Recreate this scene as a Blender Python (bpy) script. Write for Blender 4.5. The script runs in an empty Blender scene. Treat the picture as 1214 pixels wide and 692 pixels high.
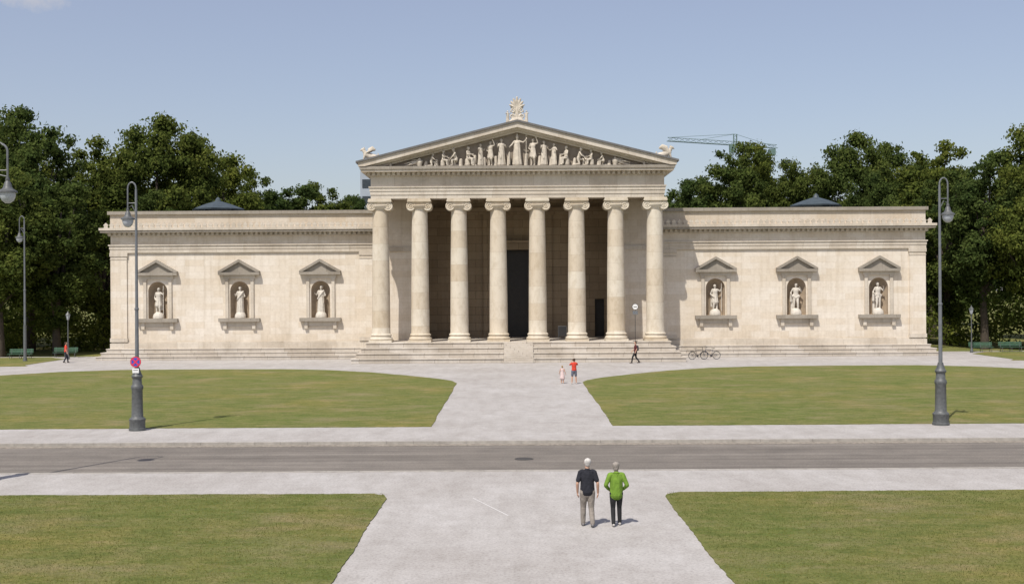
import bpy, math, random
import numpy as np
from mathutils import Vector, Matrix
random.seed(7); np.random.seed(7)
scene=bpy.context.scene
COL=scene.collection

# ------------------------------------------------------------------ materials
def nt(name):
    m=bpy.data.materials.new(name); m.use_nodes=True
    t=m.node_tree; b=t.nodes["Principled BSDF"]
    return m,t,b
def N(t,ty,**kw):
    n=t.nodes.new(ty)
    for k,v in kw.items():
        if k in n.inputs: n.inputs[k].default_value=v
        else: setattr(n,k,v)
    return n
def c4(c): return (c[0],c[1],c[2],1)
def ramp(t,src,stops):
    r=t.nodes.new("ShaderNodeValToRGB")
    e=r.color_ramp.elements
    e[0].position=stops[0][0]; e[0].color=c4(stops[0][1])
    e[1].position=stops[-1][0]; e[1].color=c4(stops[-1][1])
    for p,c in stops[1:-1]:
        x=e.new(p); x.color=c4(c)
    t.links.new(src,r.inputs[0]); return r.outputs[0]
def mix(t,a,b,fac,mode='MIX'):
    n=t.nodes.new("ShaderNodeMix"); n.data_type='RGBA'; n.blend_type=mode
    for s,v in ((0,fac),(6,a),(7,b)):
        if isinstance(v,(int,float)): n.inputs[s].default_value=v
        elif isinstance(v,tuple): n.inputs[s].default_value=c4(v)
        else: t.links.new(v,n.inputs[s])
    return n.outputs[2]
def noise(t,vec,scale,detail=4,rough=.6):
    n=N(t,"ShaderNodeTexNoise"); n.inputs["Scale"].default_value=scale
    n.inputs["Detail"].default_value=detail; n.inputs["Roughness"].default_value=rough
    t.links.new(vec,n.inputs["Vector"]); return n.outputs["Fac"]
def bump(t,b,h,strength,dist):
    n=N(t,"ShaderNodeBump"); n.inputs["Strength"].default_value=strength; n.inputs["Distance"].default_value=dist
    t.links.new(h,n.inputs["Height"]); t.links.new(n.outputs[0],b.inputs["Normal"])
def simple(name,col,rough=.7,var=.25,scale=6,metal=0):
    m,t,b=nt(name)
    tc=N(t,"ShaderNodeTexCoord")
    f=noise(t,tc.outputs["Object"],scale)
    lo=tuple(x*(1-var) for x in col); hi=tuple(min(1,x*(1+var)) for x in col)
    t.links.new(ramp(t,f,[(.3,lo),(.7,hi)]),b.inputs["Base Color"])
    b.inputs["Roughness"].default_value=rough; b.inputs["Metallic"].default_value=metal
    return m
def ashlar(name,c1,c2,mortar,bw=1.7,rh=.56,stain=(.45,.38,.28),st=.35,ms=.012,dirt=0):
    m,t,b=nt(name)
    tc=N(t,"ShaderNodeTexCoord"); s=N(t,"ShaderNodeSeparateXYZ"); t.links.new(tc.outputs["Object"],s.inputs[0])
    ad=N(t,"ShaderNodeMath",operation='ADD'); t.links.new(s.outputs[0],ad.inputs[0]); t.links.new(s.outputs[1],ad.inputs[1])
    cb=N(t,"ShaderNodeCombineXYZ"); t.links.new(ad.outputs[0],cb.inputs[0]); t.links.new(s.outputs[2],cb.inputs[1])
    br=N(t,"ShaderNodeTexBrick"); t.links.new(cb.outputs[0],br.inputs["Vector"])
    br.inputs["Color1"].default_value=c4(c1); br.inputs["Color2"].default_value=c4(c2); br.inputs["Mortar"].default_value=c4(mortar)
    br.inputs["Scale"].default_value=1; br.inputs["Mortar Size"].default_value=ms; br.inputs["Mortar Smooth"].default_value=.3
    br.inputs["Brick Width"].default_value=bw; br.inputs["Row Height"].default_value=rh; br.inputs["Bias"].default_value=-.25
    n1=noise(t,tc.outputs["Object"],.35,6,.65)
    f1=ramp(t,n1,[(.45,(0,0,0)),(.75,(st,st,st))])
    c=mix(t,br.outputs["Color"],stain,f1)
    mp=N(t,"ShaderNodeMapping"); mp.inputs["Scale"].default_value=(3.2,3.2,.18); t.links.new(tc.outputs["Object"],mp.inputs[0])
    n3=noise(t,mp.outputs[0],1,5,.6)
    c=mix(t,c,(.78,.745,.69),ramp(t,n3,[(.5,(0,0,0)),(.76,(.6,.6,.6))]),'MULTIPLY')
    n2=noise(t,tc.outputs["Object"],5,5,.7)
    c=mix(t,c,ramp(t,n2,[(.3,(.87,.86,.84)),(.7,(1.0,1.0,1.0))]),1.0,'MULTIPLY')
    if dirt:
        n4=noise(t,tc.outputs["Object"],.9,6,.7)
        zz=N(t,"ShaderNodeMath",operation='MULTIPLY_ADD'); t.links.new(n4,zz.inputs[0]); zz.inputs[1].default_value=5.0; t.links.new(s.outputs[2],zz.inputs[2])
        mr=N(t,"ShaderNodeMapRange"); mr.inputs["From Min"].default_value=2.5; mr.inputs["From Max"].default_value=14.5
        t.links.new(zz.outputs[0],mr.inputs["Value"])
        f=ramp(t,mr.outputs[0],[(0,(dirt,dirt,dirt)),(.24,(0,0,0)),(.80,(0,0,0)),(.95,(dirt*.7,dirt*.7,dirt*.7))])
        c=mix(t,c,(.68,.64,.58),f,'MULTIPLY')
    t.links.new(c,b.inputs["Base Color"]); b.inputs["Roughness"].default_value=.85
    bump(t,b,n2,.25,.02)
    return m
def drumstone(name):
    m,t,b=nt(name)
    g=N(t,"ShaderNodeTexCoord"); oi=N(t,"ShaderNodeObjectInfo")
    s=N(t,"ShaderNodeSeparateXYZ"); t.links.new(g.outputs["Object"],s.inputs[0])
    a=N(t,"ShaderNodeMath",operation='MULTIPLY_ADD'); t.links.new(oi.outputs["Random"],a.inputs[0]); a.inputs[1].default_value=1.3; t.links.new(s.outputs[2],a.inputs[2])
    d=N(t,"ShaderNodeMath",operation='DIVIDE'); t.links.new(a.outputs[0],d.inputs[0]); d.inputs[1].default_value=1.45
    fl=N(t,"ShaderNodeMath",operation='FLOOR'); t.links.new(d.outputs[0],fl.inputs[0])
    fr=N(t,"ShaderNodeMath",operation='FRACT'); t.links.new(d.outputs[0],fr.inputs[0])
    cb=N(t,"ShaderNodeCombineXYZ"); t.links.new(fl.outputs[0],cb.inputs[0]); t.links.new(oi.outputs["Random"],cb.inputs[1])
    w=N(t,"ShaderNodeTexWhiteNoise"); t.links.new(cb.outputs[0],w.inputs["Vector"])
    c=ramp(t,w.outputs["Value"],[(0,(.54,.46,.345)),(.5,(.59,.52,.415)),(1,(.63,.575,.475))])
    j=ramp(t,fr.outputs[0],[(.0,(.62,.58,.52)),(.018,(1,1,1)),(1,(1,1,1))])
    c=mix(t,c,j,1.0,'MULTIPLY')
    # offset the veining by object and drum so that no two columns repeat
    of=N(t,"ShaderNodeVectorMath",operation='MULTIPLY_ADD'); t.links.new(w.outputs["Color"],of.inputs[0]); of.inputs[1].default_value=(17,17,17); t.links.new(g.outputs["Object"],of.inputs[2])
    mp=N(t,"ShaderNodeMapping"); mp.inputs["Scale"].default_value=(1.6,1.6,.8); t.links.new(of.outputs[0],mp.inputs[0])
    n=noise(t,mp.outputs[0],1.5,7,.7)
    c=mix(t,c,ramp(t,n,[(.3,(.70,.645,.56)),(.55,(1,1,1)),(.8,(.92,.87,.79))]),.65,'MULTIPLY')
    t.links.new(c,b.inputs["Base Color"]); b.inputs["Roughness"].default_value=.8
    n2=noise(t,g.outputs["Object"],9,5,.7); bump(t,b,n2,.3,.02)
    return m

M={}
M['wall']=ashlar("limestone_ashlar",(.755,.69,.60),(.67,.58,.46),(.58,.51,.42),stain=(.60,.50,.37),st=.5,ms=.008,dirt=.7)
M['trim']=ashlar("limestone_trim",(.63,.57,.485),(.55,.48,.39),(.38,.335,.27),bw=2.4,rh=3.0,stain=(.37,.315,.245),st=.75)
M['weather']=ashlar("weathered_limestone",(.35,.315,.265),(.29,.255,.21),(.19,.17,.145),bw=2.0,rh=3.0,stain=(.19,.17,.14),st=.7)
M['steps']=ashlar("step_stone",(.58,.535,.475),(.48,.425,.355),(.26,.22,.18),bw=2.1,rh=5.0,stain=(.35,.305,.25),st=.8,ms=.02)
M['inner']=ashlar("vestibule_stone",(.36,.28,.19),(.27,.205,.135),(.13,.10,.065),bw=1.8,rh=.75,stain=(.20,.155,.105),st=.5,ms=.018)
M['column']=drumstone("column_drum_stone")
M['marble']=simple("marble_statue",(.56,.515,.445),.7,.16,4)
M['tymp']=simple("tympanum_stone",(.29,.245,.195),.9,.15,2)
M['relief']=simple("pediment_sculpture_stone",(.52,.465,.385),.85,.22,3)
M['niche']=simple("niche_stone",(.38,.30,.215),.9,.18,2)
M['lead']=simple("lead_roof_sheet",(.13,.125,.12),.6,.2,1.5)
M['copper']=simple("aged_copper_sheet",(.05,.068,.078),.55,.2,2)
M['bronze']=simple("dark_bronze_door",(.022,.019,.017),.5,.2,3)
M['glassd']=simple("dark_glazing",(.04,.05,.06),.2,.2,3)
M['iron']=simple("painted_cast_iron",(.095,.10,.10),.5,.25,9)
M['pole']=simple("painted_steel_pole",(.14,.15,.16),.45,.15,4)
M['lampglass']=simple("frosted_lamp_glass",(.42,.45,.48),.25,.05,4)
M['skin']=simple("skin",(.50,.30,.21),.6,.08,10)
M['white']=simple("white_paint",(.74,.74,.72),.5,.04,5)
M['red']=simple("red_paint",(.62,.03,.07),.4,.05,5)
M['blue']=simple("blue_paint",(.03,.08,.42),.4,.05,5)
M['black']=simple("black_rubber",(.02,.02,.022),.6,.2,12)
M['crane']=simple("grey_green_crane_paint",(.12,.19,.17),.7,.1,1)
M['wood']=simple("bench_wood_green",(.06,.13,.08),.6,.2,6)
M['line']=simple("worn_line_paint",(.62,.61,.59),.8,.15,9)

def gravel():
    m,t,b=nt("pale_gravel")
    g=N(t,"ShaderNodeTexCoord"); v=g.outputs["Object"]
    mp=N(t,"ShaderNodeMapping"); mp.inputs["Scale"].default_value=(1.3,.35,1); t.links.new(v,mp.inputs[0])
    n1=noise(t,v,.22,6,.6); n2=noise(t,v,14,3,.8); n3=noise(t,v,1.7,5,.7); n4=noise(t,mp.outputs[0],1.0,6,.7)
    c=ramp(t,n1,[(.3,(.375,.352,.33)),(.7,(.45,.432,.415))])
    c=mix(t,c,ramp(t,n2,[(.3,(.62,.61,.59)),(.5,(1,1,1)),(.72,(1.16,1.15,1.14))]),.9,'MULTIPLY')
    c=mix(t,c,ramp(t,n3,[(.3,(.86,.85,.84)),(.6,(1,1,1))]),.9,'MULTIPLY')
    c=mix(t,c,ramp(t,n4,[(.35,(.88,.87,.855)),(.6,(1.04,1.04,1.04))]),.9,'MULTIPLY')
    t.links.new(c,b.inputs["Base Color"]); b.inputs["Roughness"].default_value=.95
    bump(t,b,n2,.5,.02); return m
def grass():
    m,t,b=nt("mown_grass")
    g=N(t,"ShaderNodeTexCoord"); v=g.outputs["Object"]
    mp=N(t,"ShaderNodeMapping"); mp.inputs["Scale"].default_value=(.75,1.35,1); t.links.new(v,mp.inputs[0])
    n1=noise(t,v,.13,7,.68); n2=noise(t,mp.outputs[0],1.1,8,.8); n3=noise(t,v,13,4,.85); n4=noise(t,mp.outputs[0],.33,6,.72)
    c=ramp(t,n2,[(.28,(.080,.104,.026)),(.44,(.130,.150,.040)),(.58,(.185,.182,.062)),(.74,(.28,.235,.125))])
    c=mix(t,c,(.27,.22,.125),ramp(t,n4,[(.50,(0,0,0)),(.70,(.75,.75,.75))]))
    c2=ramp(t,n1,[(.3,(.82,.95,.74)),(.5,(1,1,1)),(.7,(1.3,1.12,1.05))])
    c=mix(t,c,c2,1,'MULTIPLY')
    c=mix(t,c,ramp(t,n3,[(.3,(.45,.5,.42)),(.5,(1,1,1)),(.7,(1.4,1.35,1.3))]),.9,'MULTIPLY')
    t.links.new(c,b.inputs["Base Color"]); b.inputs["Roughness"].default_value=.95
    b.inputs["Specular IOR Level"].default_value=.15
    bump(t,b,n3,.9,.05); return m
def asphalt():
    m,t,b=nt("worn_asphalt")
    g=N(t,"ShaderNodeTexCoord"); v=g.outputs["Object"]
    mp=N(t,"ShaderNodeMapping"); mp.inputs["Scale"].default_value=(.05,1.5,1); t.links.new(v,mp.inputs[0])
    n1=noise(t,mp.outputs[0],1.2,6,.6); n2=noise(t,v,18,3,.8); n3=noise(t,v,.6,6,.7)
    c=ramp(t,n1,[(.3,(.130,.113,.094)),(.7,(.225,.200,.170))])
    c=mix(t,c,ramp(t,n2,[(.3,(.5,.5,.5)),(.5,(1,1,1)),(.7,(1.4,1.4,1.4))]),.85,'MULTIPLY')
    c=mix(t,c,ramp(t,n3,[(.35,(.80,.80,.80)),(.6,(1.05,1.05,1.05))]),.8,'MULTIPLY')
    t.links.new(c,b.inputs["Base Color"]); b.inputs["Roughness"].default_value=.85; bump(t,b,n2,.4,.01); return m
def foliage(name,lo,mid,hi,tr_=.3):
    m,t,b=nt(name)
    g=N(t,"ShaderNodeTexCoord"); oi=N(t,"ShaderNodeObjectInfo")
    n1=noise(t,g.outputs["Object"],.35,3,.6); n2=noise(t,g.outputs["Object"],2.2,3,.7)
    c=ramp(t,n2,[(.3,lo),(.52,mid),(.72,hi)])
    c=mix(t,c,ramp(t,n1,[(.35,(.7,.75,.75)),(.65,(1.25,1.15,1.0))]),1,'MULTIPLY')
    c=mix(t,c,ramp(t,oi.outputs["Random"],[(0,(.72,.82,.9)),(1,(1.3,1.2,.9))]),1,'MULTIPLY')
    t.nodes.remove(b)
    d=N(t,"ShaderNodeBsdfDiffuse"); tr=N(t,"ShaderNodeBsdfTranslucent"); mx=N(t,"ShaderNodeMixShader"); mx.inputs[0].default_value=tr_
    t.links.new(c,d.inputs[0]); t.links.new(c,tr.inputs[0]); t.links.new(d.outputs[0],mx.inputs[1]); t.links.new(tr.outputs[0],mx.inputs[2])
    t.links.new(mx.outputs[0],t.nodes["Material Output"].inputs[0]); return m
M['gravel']=gravel(); M['grass']=grass(); M['asphalt']=asphalt()
M['leaf']=foliage("tree_leaves",(.055,.080,.023),(.104,.138,.040),(.17,.19,.065),.4)
M['core']=foliage("dark_crown_core",(.018,.027,.010),(.026,.038,.014),(.034,.048,.018))  # dark leaf tone for the cores added to block light through the crowns
M['blade']=foliage("grass_blades",(.09,.11,.03),(.15,.16,.05),(.28,.24,.12))
M['bark']=simple("tree_bark",(.07,.055,.042),.95,.3,3)
M['kerb']=simple("kerb_granite",(.34,.315,.28),.9,.2,3)
M['cobble']=simple("gutter_cobbles",(.25,.22,.18),.9,.4,7)
M['dark']=simple("cast_iron_cover",(.06,.055,.05),.7,.2,9)

# ------------------------------------------------------------------ mesh builder
class MB:
    def __init__(s): s.v=[]; s.f=[]; s.m=[]; s.mi=0
    def add(s,vs,fs):
        o=len(s.v); s.v+= [tuple(p) for p in vs]
        for f in fs: s.f.append(tuple(i+o for i in f)); s.m.append(s.mi)
    def box(s,x0,x1,y0,y1,z0,z1):
        if x0>x1: x0,x1=x1,x0
        s.add([(x0,y0,z0),(x1,y0,z0),(x1,y1,z0),(x0,y1,z0),(x0,y0,z1),(x1,y0,z1),(x1,y1,z1),(x0,y1,z1)],
              [(0,3,2,1),(4,5,6,7),(0,1,5,4),(1,2,6,5),(2,3,7,6),(3,0,4,7)])
    def prism(s,pts,y0,y1):
        n=len(pts)
        s.add([(x,y0,z) for x,z in pts]+[(x,y1,z) for x,z in pts],
              [tuple(range(n)),tuple(range(2*n-1,n-1,-1))]+[(i,i+n,(i+1)%n+n,(i+1)%n) for i in range(n)])
    def lathe(s,prof,c=(0,0,0),seg=24,axis='Z',lobes=0,amp=0):
        vs=[];fs=[]
        for r,z in prof:
            for i in range(seg):
                a=2*math.pi*i/seg; rr=r*(1+ (amp*math.cos(lobes*a) if lobes else 0))
                p=(rr*math.cos(a),rr*math.sin(a),z)
                if axis=='Y': p=(p[0],p[2],p[1])
                if axis=='X': p=(p[2],p[0],p[1])
                vs.append((p[0]+c[0],p[1]+c[1],p[2]+c[2]))
        n=len(prof)
        for k in range(n-1):
            for i in range(seg):
                j=(i+1)%seg; fs.append((k*seg+i,k*seg+j,(k+1)*seg+j,(k+1)*seg+i))
        fs.append(tuple(range(seg-1,-1,-1))); fs.append(tuple((n-1)*seg+i for i in range(seg)))
        s.add(vs,fs)
    def tube(s,pts,rad,seg=10,ref=None,cap=True,fold=None):
        pts=[Vector(p) for p in pts]
        rad=[r if isinstance(r,(tuple,list)) else (r,r) for r in rad]
        if cap:
            d0=(pts[0]-pts[1]).normalized(); d1=(pts[-1]-pts[-2]).normalized()
            r0=min(rad[0]); r1=min(rad[-1])
            P=[pts[0]+d0*r0*.8,pts[0]+d0*r0*.45]+pts+[pts[-1]+d1*r1*.45,pts[-1]+d1*r1*.8]
            R=[(rad[0][0]*.35,rad[0][1]*.35),(rad[0][0]*.82,rad[0][1]*.82)]+list(rad)+[(rad[-1][0]*.82,rad[-1][1]*.82),(rad[-1][0]*.35,rad[-1][1]*.35)]
        else: P,R=pts,rad
        vs=[];fs=[];n=len(P)
        for k in range(n):
            t=(P[min(k+1,n-1)]-P[max(k-1,0)]).normalized()
            x=Vector(ref) if ref is not None else (Vector((1,0,0)) if abs(t.x)<.85 else Vector((0,1,0)))
            u=(x-t*x.dot(t)).normalized(); v=t.cross(u)
            for i in range(seg):
                a=2*math.pi*i/seg; m=1
                if fold: m=1+fold[0]*math.cos(fold[1]*a+k*.35)+fold[0]*.5*math.cos(round(fold[1]*1.7)*a+1)
                vs.append(P[k]+u*(math.cos(a)*R[k][0]*m)+v*(math.sin(a)*R[k][1]*m))
        for k in range(n-1):
            for i in range(seg):
                j=(i+1)%seg; fs.append((k*seg+i,k*seg+j,(k+1)*seg+j,(k+1)*seg+i))
        fs.append(tuple(range(seg-1,-1,-1))); fs.append(tuple((n-1)*seg+i for i in range(seg)))
        s.add(vs,fs)
    def torus(s,c,R,r,axis='Y',seg=32,sub=8,arc=2*math.pi,a0=0):
        vs=[];fs=[]
        for i in range(seg):
            a=a0+arc*i/seg
            for j in range(sub):
                b=2*math.pi*j/sub; q=(R+r*math.cos(b)); w=r*math.sin(b)
                p={'Y':(q*math.cos(a),w,q*math.sin(a)),'X':(w,q*math.cos(a),q*math.sin(a)),'Z':(q*math.cos(a),q*math.sin(a),w)}[axis]
                vs.append((p[0]+c[0],p[1]+c[1],p[2]+c[2]))
        for i in range(seg):
            for j in range(sub):
                i2=(i+1)%seg; j2=(j+1)%sub
                fs.append((i*sub+j,i2*sub+j,i2*sub+j2,i*sub+j2))
        s.add(vs,fs)
    def obj(s,name,mats,parent=None,smooth=False,loc=(0,0,0),bevel=0):
        me=bpy.data.meshes.new(name); me.from_pydata(s.v,[],s.f); me.update()
        for m in mats: me.materials.append(M[m] if isinstance(m,str) else m)
        me.polygons.foreach_set("material_index",s.m)
        import bmesh
        bm=bmesh.new(); bm.from_mesh(me); bmesh.ops.recalc_face_normals(bm,faces=bm.faces); bm.to_mesh(me); bm.free()
        if smooth:
            me.polygons.foreach_set("use_smooth",[True]*len(me.polygons))
            try: me.set_sharp_from_angle(angle=math.radians(40))
            except Exception: pass
        o=bpy.data.objects.new(name,me); COL.objects.link(o); o.location=loc
        if bevel:
            b=o.modifiers.new("bevel",'BEVEL'); b.width=bevel; b.segments=2; b.limit_method='ANGLE'
        if parent: o.parent=parent
        return o
def empty(name,loc=(0,0,0)):
    e=bpy.data.objects.new(name,None); COL.objects.link(e); e.location=loc; return e
def np_mesh(name,v,f,mats,mi=None):
    k=f.shape[1]; me=bpy.data.meshes.new(name)
    me.vertices.add(len(v)); me.vertices.foreach_set("co",v.astype(np.float32).ravel())
    me.loops.add(f.size); me.loops.foreach_set("vertex_index",f.astype(np.int32).ravel())
    me.polygons.add(len(f)); me.polygons.foreach_set("loop_start",np.arange(0,f.size,k,dtype=np.int32))
    for m in mats: me.materials.append(M[m])
    if mi is not None: me.polygons.foreach_set("material_index",mi.astype(np.int32))
    me.update(calc_edges=True); return me

# ------------------------------------------------------------------ ground, road, lawns
g=MB(); g.add([(-2500,-400,-.14),(2500,-400,-.14),(2500,4000,-.14),(-2500,4000,-.14)],[(0,1,2,3)]); g.obj("ground",['grass'])
g=MB(); g.add([(-400,39.0,-.105),(400,39.0,-.105),(400,46.8,-.105),(-400,46.8,-.105)],[(0,1,2,3)]); g.obj("road",['asphalt'])
g=MB(); g.box(-400,400,-60,38.9,-.3,0); g.obj("gravel_forecourt",['gravel'])
g=MB(); g.box(-400,400,46.95,112.4,-.3,0); g.obj("gravel_plaza",['gravel'])
for y0,y1 in ((38.9,39.1),(46.75,46.95)):
    g=MB(); x=-90
    while x<90:
        L=1.0+random.random()*.1; g.box(x+.006,x+L-.006,y0,y1,-.3,.012+random.random()*.006); x+=L
    g.obj("kerb",['kerb'])
for y0,y1 in ((39.1,39.55),(46.25,46.75)):
    g=MB(); g.box(-400,400,y0,y1,-.3,-.092); g.obj("cobbled_gutter",['cobble'])
g=MB(); g.lathe([(.34,0),(.34,.01),(.30,.012),(.30,.006)],(0.0,42.5,-.104),28); g.obj("manhole_cover",['dark'])
g=MB(); g.add([(-1.55,33.9,.006),(-1.51,33.87,.006),(-.49,31.2,.006),(-.53,31.2,.006)],[(0,1,2,3)]); g.obj("path_marking",['line'])

def lawn(pts,z=.025):
    out=[]
    n=len(pts)
    for i in range(n):
        a=Vector(pts[i]); b=Vector(pts[(i+1)%n]); L=(b-a).length; k=max(1,int(L/.18))
        w1=random.uniform(0,6); w2=random.uniform(0,6)
        for j in range(k):
            p=a.lerp(b,j/k); e=.02*math.sin(j*.21+w1)+.02*math.sin(j*.067+w2) if 0<j<k-1 else 0
            nrm=Vector((-(b-a).y,(b-a).x)).normalized()
            out.append((p.x+random.uniform(-.02,.02)+nrm.x*e,p.y+random.uniform(-.04,.04)+nrm.y*e))
    g=MB(); m=len(out)
    g.add([(x,y,z) for x,y in out]+[(x,y,-.05) for x,y in out],[tuple(range(m))]+[(i,(i+1)%m,(i+1)%m+m,i+m) for i in range(m)])
    return g.obj("lawn",['grass'])
for s in (-1,1):
    far=[(4.0,51.9),(4.08,76.5),(4.5,78.6),(5.6,80.7),(8,84),(11,87.5),(14.5,90.3),(18,91.6),(24,92.1),(31,92),(35,90),(38.5,86),(42,80),(48,77),(75,76),(75,51.9)]
    near=[(4.12,14),(4.0,33.9),(4.12,34.3),(4.5,34.6),(75,35.1),(75,14)]
    side=[(40.6,97.5),(41.5,99),(41.5,108),(44,111),(90,111),(90,97)]
    for P in (far,near,side):
        P=[(s*x,y) for x,y in P]
        if s<0: P=P[::-1]
        lawn(P)
def blades(n,x0,x1,y0,y1,h0,h1,name,w=.006):
    x=np.random.uniform(x0,x1,n); y=np.random.uniform(y0,y1,n); h=np.random.uniform(h0,h1,n)
    a=np.random.uniform(0,np.pi,n); lx=np.random.normal(0,.35,n)*h; ly=np.random.normal(0,.35,n)*h
    b0=np.stack([x-w*np.cos(a),y-w*np.sin(a),np.full(n,.02)],1); b1=np.stack([x+w*np.cos(a),y+w*np.sin(a),np.full(n,.02)],1)
    tp=np.stack([x+lx,y+ly,.02+h],1)
    v=np.empty((n*3,3)); v[0::3]=b0; v[1::3]=b1; v[2::3]=tp
    me=np_mesh(name,v,np.arange(n*3).reshape(-1,3),['blade'])
    o=bpy.data.objects.new(name,me); COL.objects.link(o)
blades(55000,-17,-4.1,22,34.6,.015,.04,"grass",.008)
blades(55000,4.1,17,22,34.6,.015,.04,"grass",.008)

# ------------------------------------------------------------------ museum building
MUS=empty("neoclassical_museum",(0,0,0))
WY=106.5
NC=[17.8,25.1,32.5]; r=.86; ZB=3.7; ZS=6.15
walls=MB(); nich=MB(); trim=MB(); wea=MB(); stp=MB()
for s in (-1,1):
    def q(xa,xb,za,zb): walls.add([(s*xa,WY,za),(s*xb,WY,za),(s*xb,WY,zb),(s*xa,WY,zb)],[(0,1,2,3)])
    cur=8.6; Z0,Z1=.9,9.7
    for c in NC:
        q(cur,c-r,Z0,Z1); q(c-r,c+r,Z0,ZB)
        K=16
        for i in range(K):
            a0=math.pi*(1-i/K); a1=math.pi*(1-(i+1)/K)
            xA,zA=c+r*math.cos(a0),ZS+r*math.sin(a0); xB,zB=c+r*math.cos(a1),ZS+r*math.sin(a1)
            walls.add([(s*xA,WY,zA),(s*xB,WY,zB),(s*xB,WY,Z1),(s*xA,WY,Z1)],[(0,1,2,3)])
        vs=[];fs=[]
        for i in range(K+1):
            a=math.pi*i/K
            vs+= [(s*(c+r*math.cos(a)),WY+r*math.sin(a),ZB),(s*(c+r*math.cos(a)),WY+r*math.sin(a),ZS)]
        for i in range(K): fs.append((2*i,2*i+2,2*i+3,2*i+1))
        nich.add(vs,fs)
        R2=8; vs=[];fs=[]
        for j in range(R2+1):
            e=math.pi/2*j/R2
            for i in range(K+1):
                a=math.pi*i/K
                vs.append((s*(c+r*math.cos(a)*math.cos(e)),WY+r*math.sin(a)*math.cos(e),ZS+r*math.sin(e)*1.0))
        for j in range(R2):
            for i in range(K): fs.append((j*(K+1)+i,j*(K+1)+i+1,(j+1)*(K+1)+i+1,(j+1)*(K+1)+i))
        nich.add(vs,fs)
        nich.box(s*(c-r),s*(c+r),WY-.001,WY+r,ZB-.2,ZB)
        cur=c+r
        for d in (-1,1):
            trim.box(s*c+d*1.0,s*c+d*1.28,WY-.14,WY,ZB,7.25)
            trim.box(s*c+d*.96,s*c+d*1.32,WY-.18,WY,7.05,7.25-.002)
            trim.box(s*c+d*1.15,s*c+d*1.45,WY-.24,WY,2.72,3.38)
        trim.box(s*c-1.42,s*c+1.42,WY-.19,WY,7.25,7.58)
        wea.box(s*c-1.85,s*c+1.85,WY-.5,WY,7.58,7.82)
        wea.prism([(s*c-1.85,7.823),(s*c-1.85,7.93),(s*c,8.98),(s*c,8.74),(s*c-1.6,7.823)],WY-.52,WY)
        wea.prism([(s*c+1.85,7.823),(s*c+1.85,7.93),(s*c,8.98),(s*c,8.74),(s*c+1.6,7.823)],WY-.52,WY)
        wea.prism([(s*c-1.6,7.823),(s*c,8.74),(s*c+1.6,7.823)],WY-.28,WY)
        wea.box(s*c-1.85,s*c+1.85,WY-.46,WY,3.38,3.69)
        trim.box(s*c-1.15,s*c+1.15,WY-.10,WY,2.9,3.38)
    q(cur,36.6,Z0,Z1)
    walls.add([(s*36.6,WY,.9),(s*36.6,156,.9),(s*36.6,156,9.7),(s*36.6,WY,9.7)],[(0,1,2,3)])
    for k,(pr,z0,z1) in enumerate(((1.15,-.2,.34),(.8,.34,.67),(.42,.67,1.0))):
        stp.box(s*12.5,s*(36.6+pr),WY-pr,156+pr,z0,z1-.09)
        stp.box(s*12.5,s*(36.6+pr+.05),WY-pr-.05,156+pr,z1-.09,z1)
    trim.box(s*12.5,s*36.78,WY-.18,156,1.0,1.48)
    trim.box(s*12.5,s*36.69,WY-.09,156,1.48,1.6)
    for xa,xb in ((35.25,36.72),(13.1,14.25)):
        walls.box(s*xa,s*xb,WY-.13,WY+1,1.6,9.3)
        trim.box(s*(xa-.08),s*(xb+.06),WY-.2,WY+1,9.3,9.62); trim.box(s*(xa-.03),s*(xb+.03),WY-.16,WY+1,9.0,9.1)
        trim.box(s*(xa-.06),s*(xb+.05),WY-.21,WY+1,1.6,1.95)
    trim.box(s*12.7,s*36.76,WY-.16,156,9.62,9.95); trim.box(s*12.7,s*36.80,WY-.20,156,9.95,10.25)
    trim.box(s*12.7,s*36.88,WY-.28,156,10.25,10.36)
    walls.box(s*12.7,s*36.7,WY-.10,156,10.36,11.12)
    trim.box(s*12.7,s*36.85,WY-.25,156,11.12,11.2)
    x=12.8
    while x<36.8: trim.box(s*x,s*(x+.22),WY-.42,WY-.2,11.2,11.42); x+=.44
    y=WY
    while y<150: trim.box(s*36.8,s*37.02,y,y+.22,11.2,11.42); y+=.44
    trim.box(s*12.7,s*36.8,WY-.2,156,11.2,11.42)
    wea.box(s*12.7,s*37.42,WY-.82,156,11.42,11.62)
    trim.box(s*12.7,s*37.5,WY-.9,156,11.62,11.84)
    x=12.95
    while x<37.3:
        trim.prism([(s*(x-.19),11.84),(s*(x-.15),11.98),(s*(x-.22),12.1),(s*x,12.3),(s*(x+.22),12.1),(s*(x+.15),11.98),(s*(x+.19),11.84)],WY-.86,WY-.76); x+=.52
    walls.box(s*12.7,s*36.75,WY-.05,WY+.6,11.84,13.06)
    walls.box(s*36.1,s*36.75,WY+.6,156,11.84,13.06)
    wea.box(s*12.7,s*36.95,WY-.25,WY+.7,13.06,13.36)
    wea.box(s*36.0,s*36.95,WY+.7,156,13.06,13.36)
    walls.add([(s*8.6,WY,9.7),(s*12.7,WY,9.7),(s*12.7,WY,14.9),(s*8.6,WY,14.9)],[(0,1,2,3)])
    trim.box(s*8.55,s*12.7,WY-.14,WY,9.62,10.0)
    trim.box(s*8.45,s*9.5,WY-.13,WY+.5,1.62,13.6); trim.box(s*8.35,s*9.6,WY-.22,WY+.6,13.6,14.2)
walls.box(-36.6,36.6,155.5,156,-.1,13)
walls.obj("ashlar_walls",['wall'],MUS)
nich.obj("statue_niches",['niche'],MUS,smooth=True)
roof=MB(); roof.box(-36.1,36.1,112.6,155.5,12.3,12.6); roof.box(-36.1,-12.6,WY+.6,112.6,12.3,12.6); roof.box(12.6,36.1,WY+.6,112.6,12.3,12.6)
roof.obj("flat_roof",['lead'],MUS)

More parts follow.
